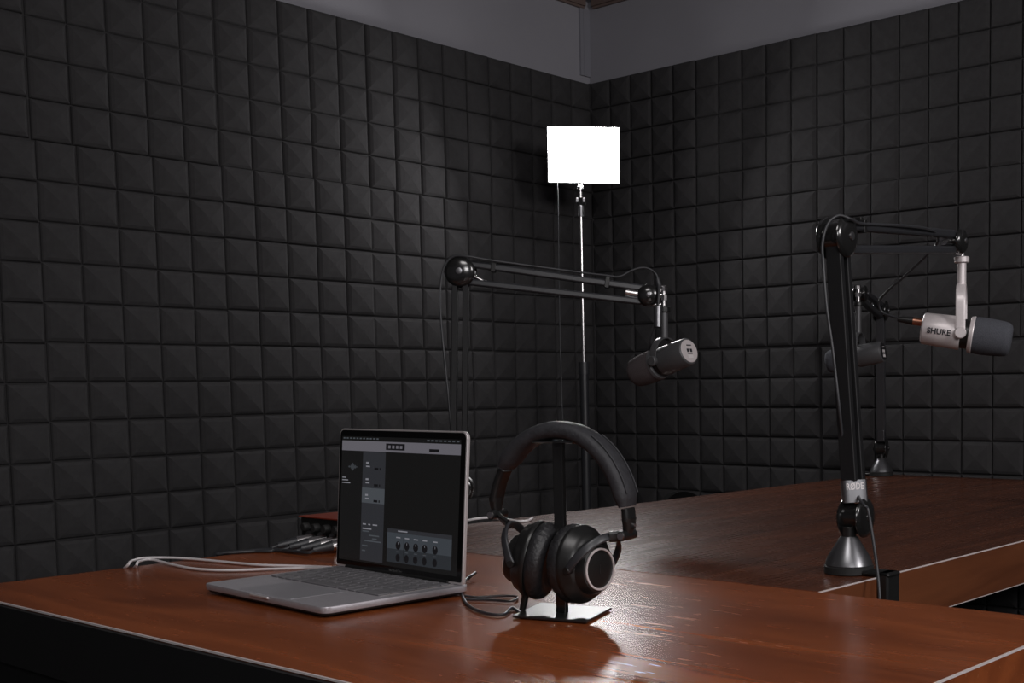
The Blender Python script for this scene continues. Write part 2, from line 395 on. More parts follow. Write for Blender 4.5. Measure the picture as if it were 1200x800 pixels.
def boom(label, c, low, elbow, tip, edge_dir, wide=.024, brand=True, k=1.0):
    c, low, elbow, tip = V(c), V(low), V(elbow), V(tip)
    ed = V(edge_dir)
    r = thing('microphone_boom_arm', c, label, 'microphone arm', 'desk clamped microphone boom arms')
    h = V((tip.x-elbow.x, tip.y-elbow.y, 0)).normalized()
    ax = V((0,0,1)).cross(h).normalized()                 # pivot axis
    b = MB(); b.lathe(c + V((0,0,.011)), (0,0,1), [(0,.0335*k),(.002,.0345*k),(.012,.031*k),(.040,.0135),(.042,.012)], 48); obj('cone_base', b, M_cone, r, r)
    b = MB(); b.lathe(c + V((0,0,.0003)), (0,0,1), [(0,.034*k),(.001,.0355*k),(.0105,.0355*k),(.0115,.034*k)], 48); obj('rubber_ring', b, M_rubber, r, r)
    # clamp round the table edge
    e = c + ed*.0
    sx = ed.cross(V((0,0,1)))
    dd = clampd(c, ed)
    b = MB()
    b.box(c + ed*(dd/2+.012) + V((0,0,.004)), (dd+.02, .034, .007), ed, sx)
    b.box(c + ed*(dd+.0115) + V((0,0,-.040)), (.018, .034, .095), ed, sx)
    b.box(c + ed*(dd/2-.004) + V((0,0,-.090)), (dd+.036, .034, .012), ed, sx)
    obj('clamp', b, M_black, r, r, bevel=.003)
    b = MB(); b.cyl(c + V((0,0,-.125)), c + V((0,0,-.080)), .005); b.lathe(c + V((0,0,-.140)), (0,0,1), [(0,.016),(.002,.018),(.014,.018),(.016,.014)]); b.cyl(c+V((0,0,-.0795)), c+V((0,0,-.0755)), .014)
    obj('clamp_screw', b, M_black, r, r)
    b = MB(); b.cyl(c + V((0,0,.050)), V((c.x,c.y,low.z-.012)), .0105, .0105); b.box(low - V((0,0,.008)), (.018,.018,.03), ax, h); obj('swivel_post', b, M_black, r, r, bevel=.001)
    t1 = (elbow-low).normalized(); n1 = ax.cross(t1).normalized()
    t2 = (tip-elbow).normalized(); n2 = ax.cross(t2).normalized()
    if n2.z < 0: n2 = -n2
    b = MB()
    for s in (-1,1): lens(b, low + ax*s*.013, ax, .0285, .009, s)
    b.cyl(low-ax*.0135, low+ax*.0135, .020); b.lathe(low+ax*.021, ax, [(0,.007),(.003,.006)]); b.lathe(low-ax*.021, -ax, [(0,.007),(.003,.006)])
    j = obj('lower_joint', b, M_gloss, r, r)
    if edge_dir[1] > 0:
        b = MB(); b.box(low + t1*.040, (.036, .024, .034), t1, ax); obj('collar_sleeve', b, M_beam, r, r, bevel=.003)
    b = MB()
    for s in (-1,1):
        beam(b, low + t1*(.03 if edge_dir[1] > 0 else .053) + n1*s*.0105, elbow - t1*.005 + n1*s*.0105, ax, wide, .0105)
    obj_split('lower_arm', b, M_armbeam if brand else M_beam, r, r, bevel=.0012)
    b = MB()
    for s in (-1,1): lens(b, elbow + ax*s*.0140, ax, .0300, .0105, s)
    b.cyl(elbow-ax*.013, elbow+ax*.013, .022)
    jo = obj('elbow_joint', b, M_gloss, r, r)
    b = MB()
    for s in (-1,1): b.lathe(elbow + ax*s*.0235, ax*s, [(0,.0065),(.0025,.006),(.003,.004)])
    obj_split('joint_screw', b, M_cone, jo, r)
    b = MB(); beam(b, elbow + t2*.012 + n2*.0175, tip - t2*.012 + n2*.0125, ax, .018, .013); obj('upper_beam', b, M_beam, r, r, bevel=.003)
    b = MB(); beam(b, elbow + t2*.012 - n2*.0175, tip - t2*.012 - n2*.0140, ax, .018, .0125); obj('lower_beam', b, M_beam, r, r, bevel=.003)
    b = MB(); b.cyl(elbow + t2*.026 - n2*.005 + ax*0, elbow + t2*.062 - n2*.018, .0032); b.cyl(tip - t2*.045 + n2*.001, tip - t2*.018, .0075)
    obj_split('tension_rod', b, M_chrome, r, r)
    b = MB()
    for s in (-1,1): lens(b, tip + ax*s*.0105, ax, .0215, .0105, s)
    b.cyl(tip-ax*.011, tip+ax*.011, .017)
    jo = obj('end_joint', b, M_gloss, r, r)
    b = MB()
    for s in (-1,1): b.lathe(tip + ax*s*.0198, ax*s, [(0,.005),(.002,.0045),(.0025,.003)])
    obj_split('joint_screw', b, M_cone, jo, r)
    # swivel fitting that carries the microphone
    m = tip + h*.030
    b = MB(); b.cyl(tip + h*.012, m - h*.004 , .006); b.cyl(m + V((0,0,-.022)), m + V((0,0,.008)), .0058); b.lathe(m + V((0,0,.008)), (0,0,1), [(0,.0045),(.001,.0075),(.010,.0075),(.011,.006)], 6)
    b.lathe(m + V((0,0,-.010)), (0,0,1), [(0,.008),(.010,.008)], 8)
    b.cyl(m - h*.030 + V((0,0,-.018)), m + V((0,0,-.018)), .003)
    obj('swivel_fitting', b, M_chrome, r, r)
    for k, tt in enumerate((.085, .80)):
        pass
    return r, dict(ax=ax, h=h, t1=t1, n1=n1, t2=t2, n2=n2, m=m, root=r, low=low, elbow=elbow, tip=tip)

def clampd(c, ed):
    if ed.y < 0: return abs(-2.228 - c.y)
    return abs(-1.205 - c.y)

A1c = (-1.7219, -1.2445, 0.7500); A2c = (-1.7844, -2.1752, 0.7500); A3c = (-.095, -1.250, .75)
arm1, a1 = boom('black boom arm behind the laptop, its upper beams crossing the picture centre', A1c, (-1.7362, -1.2747, 0.8306), (-1.6680, -1.2173, 1.2493), (-1.4267, -1.4944, 1.2006), (0,1,0), wide=.020, k=.6)
arm2, a2 = boom('nearest black boom arm, on a grey cone base at the table front edge', A2c, (-1.7724, -2.1795, 0.8292), (-1.7565, -2.1392, 1.2304), (-1.3468, -2.1183, 1.2608), (0,-1,0))
arm3, a3 = boom('distant black boom arm on the back edge of the table near the right wall', A3c, (A3c[0], A3c[1], .832), (-0.1468, -1.2772, 1.2341), (-0.5117, -1.4282, 1.2555), (0,1,0), brand=False)

# writing on the collar of the near arm
def plate_text(s, size, c, xdir, ydir, m, parent, root, name='lettering', off=.0, cond=1.0):
    c = V(c); xd = V(xdir).normalized(); yd = V(ydir).normalized(); n = xd.cross(yd)
    mb = text_mesh(s, size, lambda x, y, z: c + xd*x*cond + yd*y + n*(off + z), .0003)
    return obj(name, mb, m, parent, root, smooth=False)
cam_right = V((.6223, -.7827, 0)); 
sl = a2['low'] + a2['t1']*.040
ax2 = a2['ax'] if a2['ax'].dot(V((-.78,-.62,0))) > 0 else -a2['ax']
nn = (V((-.78,-.62,.0)) - a2['t1']*V((-.78,-.62,0)).dot(a2['t1'])).normalized()
b = MB(); b.sweep([sl - a2['t1']*.0185, sl + a2['t1']*.0135], .036, .030, nn, power=6, n=32)
sleeve = obj('brand_sleeve', b, M_cone, arm2, arm2)
xd = a2['t1'].cross(nn); 
plate_text('RØDE', .0135, sl + nn*.0151 + a2['t1']*.004, xd, a2['t1'], M_text, sleeve, arm2, cond=.70)

# cable clips round the upper beams
def clip(root, a, f):
    p = a['elbow'].lerp(a['tip'], f) + a['n2']*(.0175*(1-f)+.0125*f)
    b = MB(); b.box(p, (.009, .022, .019), a['t2'], a['ax'], a['n2']); b.box(p + a['n2']*.011, (.008,.010,.006), a['t2'], a['ax'], a['n2'])
    obj('cable_clip', b, M_black, root, root, bevel=.001)
clip(arm1, a1, .17); clip(arm1, a1, .775); clip(arm2, a2, .17)

# ------------------------------------------------------------------ microphones
def microphone(label, m, pivot, rear, front, body, screen, yoke_m, yh, cap_m, ports=False, word=False):
    m, pivot, rear, front = V(m), V(pivot), V(rear), V(front)
    ax = (front-rear).normalized(); up = V((0,0,1)); up = (up - ax*up.dot(ax)).normalized(); sv = ax.cross(up).normalized()
    r = thing('microphone', pivot, label, 'microphone', 'broadcast microphones hanging from the boom arms')
    o = pivot - ax*.068                                      # rear end on the axis
    b = MB(); b.lathe(o, ax, [(.0,.0235),(.0015,.0262),(.004,.0272),(.030,.0282),(.066,.0290),(.0675,.0284)], 56)
    bd = obj('body', b, body, r, r)
    b = MB(); b.lathe(o, ax, [(.0,.0232),(-.0008,.0226)], 48); obj('rear_cap', b, cap_m, bd, r)
    b = MB(); b.lathe(o + ax*.0675, ax, [(0,.0255),(.0135,.0255)], 48); obj('black_gap_ring', b, M_black, r, r)
    b = MB(); b.lathe(o + ax*.081, ax, [(0,.029),(.001,.0310),(.0065,.0325),(.008,.0318)], 56); obj('front_ring', b, yoke_m if word else body, r, r)
    b = MB(); b.lathe(o + ax*.089, ax, [(0,.0312),(.010,.0322),(.030,.0318),(.050,.0302),(.058,.0285),(.063,.0245),(.065,.019),(.0655,.004)], 56); obj('windscreen', b, screen, r, r)
    # yoke
    R = .0335; s2 = V((sv.x, sv.y, 0)).normalized(); z = V((0,0,1))
    pts = [pivot + s2*R - z*.004]
    h = yh - R
    pts += [pivot + s2*R + z*h*.5]
    for i in range(0, 19):
        t = math.pi*i/18; pts.append(pivot + z*h + s2*R*math.cos(t) + z*R*math.sin(t))
    pts += [pivot - s2*R + z*h*.5, pivot - s2*R - z*.004]
    hx = V((ax.x, ax.y, 0)).normalized()
    n = len(pts)
    def nrm(f):
        k = min(n-1, int(round(f*(n-1)))); p = pts[k]
        return (s2*(p-pivot).dot(s2) + z*max(0, (p-pivot).z-h))
    b = MB(); b.sweep(pts, .0165, .0028, nrm, power=5, n=12)
    yk = obj('yoke', b, yoke_m, r, r)
    for s in (-1,1):
        b = MB(); b.lathe(pivot + s2*s*(R-.006), s2*s, [(0,.0075),(.006,.0098),(.0105,.0100),(.012,.0085)], 28); obj('pivot_knob', b, yoke_m, r, r, bevel=0)
    top = pivot + z*(yh+.0005)
    b = MB(); b.cyl(top, V((top.x,top.y,m.z-.030)), .0078); obj('yoke_stem', b, yoke_m, r, r)
    b = MB(); b.lathe((top.x,top.y,m.z-.0335), z, [(0,.0115),(.001,.0128),(.0095,.0128),(.0105,.0115)], 28); obj('thread_nut', b, yoke_m if word else M_black, r, r)
    if ports:
        q = o - ax*.0009; b1 = MB(); e1 = sv*-1 if True else sv; e2 = up
        b1.box(q - e2*.0115, (.015,.0065,.0012), e1, e2, ax)
        obj('port_label', b1, M_text, bd, r, smooth=False)
        b1 = MB()
        for px, py, w, hh in ((-.0045,.001,.0055,.0065),(.0045,.001,.0055,.0065),(-.001,.0115,.013,.0022),(.0,-.0055,.014,.0012)):
            b1.box(q + e1*px + e2*py, (w,hh,.0012), e1, e2, ax)
        obj_split('port', b1, M_text if cap_m.name == 'black_cap' else M_textk, bd, r, smooth=False)
    if word:
        # lettering wrapped round the cylinder on the camera side
        side = sv if sv.dot(V((-.78,-.62,0))) > 0 else -sv
        rr = .0288
        def fn(x, y, zz):
            t = y/rr - .12
            return o + ax*(.031 + x) + side*math.cos(t)*(rr+.0002+zz) + up*math.sin(t)*(rr+.0002+zz)
        mb = text_mesh('SHURE', .0135, fn, .0002)
        for i, p in enumerate(mb.v): pass
        obj('lettering', mb, M_textk, bd, r, smooth=False)
    return r, dict(o=o, ax=ax, up=up, sv=sv)

M_cap = mat('silver_cap', (.72,.66,.66), .45, metal=.1)
M_capdark = mat('black_cap', (.02,.02,.022), .35)
p1 = V((a1['m'].x, a1['m'].y, a1['m'].z)); p1.z = V((-1.4061, -1.5210, 1.0708)).z
mic1, g1 = microphone('dark grey microphone tilted down to the left, hanging from the middle boom arm', a1['m'], p1, (-1.3992, -1.5917, 1.0892), (-1.3931, -1.4437, 1.0476), M_dark, M_foamdark, M_dark, .046, M_cap, ports=True)
p2 = V((a2['m'].x, a2['m'].y, 0)); p2.z = V((-1.3339, -2.1223, 1.1061)).z
mic2, g2 = microphone('silver microphone with SHURE lettering and a grey windscreen, hanging from the nearest boom arm', a2['m'], p2, (-1.3567, -2.0439, 1.1180), (-1.2902, -2.1951, 1.0915), M_silver, M_foamgrey, M_silver, .084, M_silver, word=True)
p3 = V((a3['m'].x, a3['m'].y, 0)); p3.z = V((-0.5424, -1.4591, 1.0937)).z
mic3, g3 = microphone('dark microphone behind the nearest boom arm, partly hidden, end cap facing right', a3['m'], p3, (-0.5858, -1.5802, 1.1048), (-0.6158, -1.4330, 1.0805), M_dark, M_foamgrey, M_dark, .060, M_capdark, ports=True)

def cable(name, label, pts, r, m, cat='cable', group=None, ends=()):
    pts = [V(p) for p in pts]
    b = MB(); b.tube(pts, r, 10)
    if not ends:
        o = obj(name, b, m); tag(o, label, cat, group); return o
    t = thing(name, pts[0], label, cat, group)
    obj('cord', b, m, t, t)
    for nm, q0, q1, r0, r1, mm in ends:
        b = MB(); b.cyl(q0, q1, r0, r1); obj(nm, b, mm, t, t)
    return t
cable('microphone_cable', 'black cable clipped along the middle boom arm and looping over its end joint',
 [(-1.7696, -1.3118, 0.7798), (-1.7497, -1.2792, 0.8514), (-1.7318, -1.2532, 0.9152), (-1.7235, -1.2368, 0.9970), (-1.7227, -1.2250, 1.0958), (-1.7183, -1.2138, 1.1620), (-1.7121, -1.2072, 1.2119), (-1.7049, -1.2106, 1.2547), (-1.6920, -1.2240, 1.2768), (-1.6734, -1.2473, 1.2765), (-1.6382, -1.2763, 1.2695), (-1.5838, -1.3217, 1.2603), (-1.5149, -1.3938, 1.2467), (-1.4839, -1.4335, 1.2402), (-1.4674, -1.4547, 1.2374), (-1.4508, -1.4739, 1.2496), (-1.4358, -1.4921, 1.2544), (-1.4248, -1.5069, 1.2466), (-1.4206, -1.5141, 1.2314), (-1.4294, -1.5232, 1.2005), (-1.4325, -1.5231, 1.1721), (-1.4367, -1.5217, 1.1421), (-1.4351, -1.5100, 1.1226), (-1.4244, -1.4947, 1.0965), (-1.3765, -1.4620, 1.0672), (-1.3567, -1.4723, 1.0550)],
 .0023, M_cable, ends=(('cable_boot', (-1.4210, -1.5134, 1.2331), (-1.4197, -1.5174, 1.2146), .0045, .006, M_cable), ('connector', (-1.4321, -1.5229, 1.1771), (-1.4349, -1.5245, 1.1371), .0085, .0085, M_cone)))
rear2 = g2['o']; d2 = g2['ax']
cable('microphone_cable', 'black cable up the nearest boom arm ending in the back of the silver microphone',
 [(-1.8423, -2.2593, 0.7166), (-1.8365, -2.2553, 0.7411), (-1.8235, -2.2417, 0.7854), (-1.8080, -2.2217, 0.8419), (-1.8110, -2.2167, 0.8514), (-1.7969, -2.2013, 0.8579), (-1.7316, -2.1533, 0.8669), (-1.7362, -2.1431, 0.9009), (-1.7718, -2.1593, 0.9280), (-1.7931, -2.1656, 0.9836), (-1.7931, -2.1546, 1.0682), (-1.7942, -2.1455, 1.1286), (-1.7929, -2.1392, 1.1890), (-1.7915, -2.1370, 1.2192), (-1.7851, -2.1416, 1.2456), (-1.7744, -2.1534, 1.2581), (-1.7592, -2.1652, 1.2531), (-1.7067, -2.1505, 1.2535), (-1.6469, -2.1443, 1.2586), (-1.5692, -2.1446, 1.2640), (-1.4942, -2.1416, 1.2673), (-1.4289, -2.1272, 1.2656), (-1.3936, -2.1088, 1.2534), (-1.3784, -2.0816, 1.2381), (-1.3756, -2.0407, 1.2078), (-1.3712, -2.0011, 1.1825), (-1.3632, -1.9810, 1.1676), (-1.3553, -1.9764, 1.1547), (-1.3494, -1.9852, 1.1439), tuple(rear2 - d2*.034 + g2['up']*.010)],
 .0022, M_cable, ends=(('cable_boot', tuple(rear2 - d2*.045 + g2['up']*.010), tuple(rear2 - d2*.018 + g2['up']*.010), .0045, .0075, M_black), ('connector', tuple(rear2 - d2*.019 + g2['up']*.010), tuple(rear2 + g2['up']*.010), .0068, .0068, M_copper)))
cable('microphone_cable', 'thin black cable hanging beside the distant boom arm', [(-0.5443, -1.4223, 1.2345), (-0.5498, -1.4230, 1.1754), (-0.5508, -1.4261, 1.1425), (-0.5482, -1.4321, 1.1205), (-0.5552, -1.4415, 1.1049)], .0022, M_cable)

# ------------------------------------------------------------------ laptop
def laptop():
    FL = V((-2.4221, -1.5574, 0.7565)); FL.z = 0; w = V((-.06, -1, 0)).normalized(); d = V((1, -.06, 0)).normalized()
    Wd, Dp, z0, z1 = .301, .214, .7562, .7640
    def P(u, v, z): return FL + w*u*Wd + d*v*Dp + V((0,0,z))
    r = thing('laptop', P(.5,.5,.75), 'open grey laptop showing dark audio software, left side of the desk', 'laptop')
    up = V((0,0,1))
    # rounded slab
    def rslab(cu, cv, su, sv_, rad, za, zb, mb, taper=0):
        pts = []
        for (sx, sy, a0) in ((1,1,0),(-1,1,90),(-1,-1,180),(1,-1,270)):
            for k in range(7):
                a = math.radians(a0 + 15*k); pts.append((cu + sx*(su/2-rad) + rad*math.cos(a), cv + sy*(sv_/2-rad) + rad*math.sin(a)))
        n = len(pts)
        def W3(p, z, s=0):
            dx, dy = p[0]-cu, p[1]-cv; L = math.hypot(dx, dy); k = (L-s)/L
            return FL + w*(cu+dx*k) + d*(cv+dy*k) + up*z
        rows = [(za, taper), (za+(zb-za)*.25, taper*.25), (zb-.001, 0), (zb, .0008)]
        vs = [W3(p, z, s) for z, s in rows for p in pts]
        fs = [(k*n+i, k*n+(i+1)%n, (k+1)*n+(i+1)%n, (k+1)*n+i) for k in range(len(rows)-1) for i in range(n)]
        fs += [tuple(range(n-1,-1,-1)), tuple((len(rows)-1)*n+i for i in range(n))]
        fs = [tuple(reversed(f)) for f in fs]
        mb.add(vs, fs)
    b = MB(); rslab(Wd/2, Dp/2, Wd, Dp, .011, z0, z1, b, .001); base = obj('base', b, M_alu, r, r)
    b = MB(); rslab(Wd/2, Dp/2, Wd-.004, Dp-.004, .011, .7517, z0+.0001, b, .012); tag(obj('underside', b, M_rubber, base, r), 'tapered underside, blackened for the shadow beneath')  # coloured black to give the shadow under the laptop
    b = MB()
    for u, v in ((.08,.1),(.92,.1),(.08,.9),(.92,.9)): b.cyl(P(u,v,.7502), P(u,v,.7522), .008)
    obj_split('rubber_foot', b, M_rubber, base, r)
    b = MB(); rslab(Wd/2, .145, .268, .112, .004, z1-.001, z1+.0002, b); kb = obj('keyboard', b, mat('key_well', (.46,.43,.43), .5, metal=.3), r, r)
    M_key = mat('key_cap', (.17,.165,.175), .4)
    rows = [14,14,14,13,12,8]
    widths = {1:[1]*13+[1.5], 2:[1.5]+[1]*13, 3:[1.8]+[1]*11+[1.8], 4:[2.3]+[1]*10+[2.3], 0:[1]*14, 5:[1,1,1,1.25,5,1.25,1,3]}
    yv = .145 + .056 - .006
    for ri in range(6):
        ws = widths[ri]; tot = sum(ws); hgt = .0125 if ri == 0 else .0170
        uu = (Wd-.268)/2 + .002; span = .264; step = hgt + .0030 - .001*(ri==0)
        yc = yv - hgt/2
        for kw in ws:
            kwid = span*kw/tot
            k = MB(); k.box(FL + w*(uu+kwid/2) + d*yc + up*(z1+.0012), (kwid-.0032, hgt-.0005, .0022), w, d, up)
            obj('key', k, M_key, kb, r, bevel=.0006, seg=1)
            uu += kwid
        yv -= step - .0008
    b = MB(); rslab(Wd/2, .044, .132, .078, .005, z1-.001, z1+.0003, b); obj('trackpad', b, mat('trackpad', (.46,.45,.48), .36, metal=.5), r, r)
    b = MB(); b.box(P(.5,-.0005,z1-.002)-d*0, (.045,.004,.003), w, d, up); obj('lid_notch', b, M_alu_rimlit, base, r, bevel=.0008)
    b = MB()
    for v in (.86,.74): b.box(P(1,v,z1-.0055) - w*.0018, (.002,.009,.003), w, d, up)
    for v in (.78,.66,): b.box(P(0,v,z1-.0055) + w*.0018, (.002,.009,.003), w, d, up)
    obj_split('port', b, M_textk, base, r, smooth=False)
    # lid
    th = math.radians(LEAN); lu = up*math.sin(th) - d*math.cos(th); ln = w.cross(lu).normalized()
    if ln.dot(V((-1,0,0))) < 0: ln = -ln                                    # faces the user
    hinge = FL + d*(Dp-.013) + up*(z1+.001)
    H = .200
    b = MB(); b.cyl(hinge + w*.03 , hinge + w*(Wd-.03), .0042); obj('hinge', b, M_black, r, r)
    def LP(u, v, o=0): return hinge + w*u*Wd + lu*v*H + ln*o
    def lslab(mb, m0, m1, n0, n1, rad, oa, ob):
        pts = []
        for (sx, sy, a0) in ((1,1,0),(-1,1,90),(-1,-1,180),(1,-1,270)):
            for k in range(7):
                a = math.radians(a0 + 15*k); rr = rad if sy > 0 else rad*.4
                cx_ = (m0+m1)/2 + sx*((m1-m0)/2-rr); cy_ = (n0+n1)/2 + sy*((n1-n0)/2-rr)
                pts.append((cx_ + rr*math.cos(a), cy_ + rr*math.sin(a)))
        n = len(pts); vs = [hinge + w*p[0] + lu*p[1] + ln*o for o in (oa, ob) for p in pts]
        mb.add(vs, [tuple(range(n-1,-1,-1)), tuple(range(n, 2*n))] + [(i,(i+1)%n,n+(i+1)%n,n+i) for i in range(n)])
    b = MB(); lslab(b, 0, Wd, 0, H, .010, -.0052, 0); lid = obj('lid', b, M_alu_rimlit, r, r, bevel=.0008)
    b = MB(); lslab(b, .0022, Wd-.0022, .003, H-.0022, .008, -.0002, .0004); bz = obj('bezel', b, mat('screen_glass', (.004,.004,.004), .08), lid, r)
    # display: u,v 0..1 across the active area, v from the top
    mats = [screen_mat('screen_black', (.0045,.0045,.0045)), screen_mat('screen_toolbar', (.105,.10,.115)), screen_mat('screen_column', (.021,.022,.026)),
            screen_mat('screen_highlight', (.052,.058,.066)), screen_mat('screen_panel', (.036,.042,.050)), screen_mat('screen_panel_low', (.018,.021,.025)),
            screen_mat('screen_ink', (.004,.004,.005)), screen_mat('screen_text', (.17,.17,.19)), screen_mat('screen_library', (.0055,.0055,.0057))]
    u0, u1, v0, v1 = .026, .960, .052, .945
    D_ = MB(); lay = [0]
    def R_(a, c, e, g, mi, lv=1):       # rectangle a..c across, e..g downwards
        off = .0004 + .00006*lv
        A = lambda uu, vv: LP(u0+(u1-u0)*uu, v1+(v0-v1)*vv, off)
        D_.quad(A(a,g), A(c,g), A(c,e), A(a,e), mi)
    R_(0,1,0,1,0,1); R_(0,1,.035,.115,1,2); R_(0,.195,.12,.985,8,2); R_(.195,.395,.12,.985,2,2); R_(.195,.395,.405,.525,3,3)
    R_(.43,.955,.735,.86,4,2); R_(.43,.955,.86,.965,5,2); R_(.43,.955,.705,.735,2,2)
    R_(.395,.555,.048,.098,6,3); R_(.755,.835,.078,.10,6,3)
    for k in range(11): R_(.01+.03*k,.028+.03*k,.010,.020,3,2)
    for k in range(8): R_(.735+.033*k,.756+.033*k,.010,.020,3,2)
    for k in range(4): R_(.415+.033*k,.435+.033*k,.062,.086,1,4)
    for x0, x1_, y0 in ((.01,.045,.330),(.01,.065,.350),(.01,.085,.372)): R_(x0,x1_,y0,y0+.008,7,3)
    for x0, x1_, y0 in ((.21,.24,.69),(.26,.28,.69),(.30,.34,.69),(.21,.29,.725),(.21,.27,.745),(.27,.36,.775),(.30,.34,.80),(.23,.38,.82),(.21,.26,.86),(.21,.24,.90)): R_(x0,x1_,y0,y0+.010,7 if y0 < .73 else 3,3)
    for hh, yy in ((.012,0),(.030,0),(.052,0),(.030,0),(.012,0)): lay.append(hh)
    for i, hh in enumerate((.004,.010,.006,.018,.030,.040,.026,.014,.018,.006,.004)): R_(.062+.0080*i,.0665+.0080*i,.245-hh*.8,.245+hh*.8,3,3)
    for y0 in (.20,.33,.455):
        R_(.225,.25,y0,y0+.014,7,4); R_(.225,.26,y0+.03,y0+.040,7,4); R_(.30,.335,y0+.042,y0+.060,6,4); R_(.345,.355,y0+.042,y0+.060,6,4)
    for k in range(5):
        x = .525+.073*k + (.01 if k == 4 else 0); y = .83; y2 = .925
        for (yy, rx, ry, mi) in ((y,.021,.032,6),(y2,.018,.030,6)):
            A = []; 
            for i in range(20):
                a = 2*math.pi*i/20; uu, vv = x+rx*math.cos(a), yy+ry*math.sin(a)
                A.append(LP(u0+(u1-u0)*uu, v1+(v0-v1)*vv, .0004+.00006*4))
            D_.add(A, [tuple(reversed(range(20)))], mi)
        R_(x-.0015,x+.0015,y-.026,y-.008,7,5)
        R_(x-.018,x+.018,.765,.774,7,4); R_(x-.013,x+.013,.876,.882,3,4)
    R_(.57,.572,.76,.95,6,4); R_(.52,.60,.715,.724,7,4)
    dp = obj('display', D_, mats, lid, r, smooth=False)
    mb = text_mesh('MacBook Pro', .0055, lambda x, y, z: LP(.5, .026, .0006) + w*x + lu*y, 0)
    obj('lettering', mb, mat('bezel_print', (.12,.12,.12), .5), lid, r, smooth=False)
LEAN = 94.3
laptop()

# ------------------------------------------------------------------ headphone stand and headphones
hs = V((-2.2605, -2.0725, .75))
HA = V((.217, -.977, 0)).normalized()           # left cup towards right cup
HP = V((0,0,1)).cross(HA).normalized()
def hstand():
    r = thing('headphone_stand', hs, 'black metal headphone stand with a square base plate, standing on the desk', 'headphone stand')
    q = [V((-2.308,-2.038,0)), V((-2.283,-2.134,0)), V((-2.204,-2.100,0)), V((-2.229,-2.004,0))]
    b = MB(); vs = [p + V((0,0,z)) for z in (.7515,.7545) for p in q]
    b.add(vs, [(3,2,1,0),(4,5,6,7),(0,1,5,4),(1,2,6,5),(2,3,7,6),(3,0,4,7)][::1]); pl = obj('base_plate', b, M_plate, r, r, bevel=.0006)
    b = MB()
    for p in q:
        c = (q[0]+q[2])/2; e = p + (c-p)*.25; b.cyl(e+V((0,0,.7502)), e+V((0,0,.7516)), .006)
    obj_split('rubber_foot', b, M_rubber, pl, r)
    b = MB(); b.box(hs + V((0,0,.1045)), (.0135,.007,.203), HA, HP); obj('post', b, M_gloss, r, r, bevel=.0008)
    pts = [hs + HA*a + V((0,0,.2065 - .6*a*a + (.004 if abs(a) > .029 else 0))) for a in [i*.003 for i in range(-11,12)]]
    b = MB(); b.sweep(pts, .030, .003, (0,0,1), power=6, n=12); obj('cradle', b, M_gloss, r, r)
hstand()
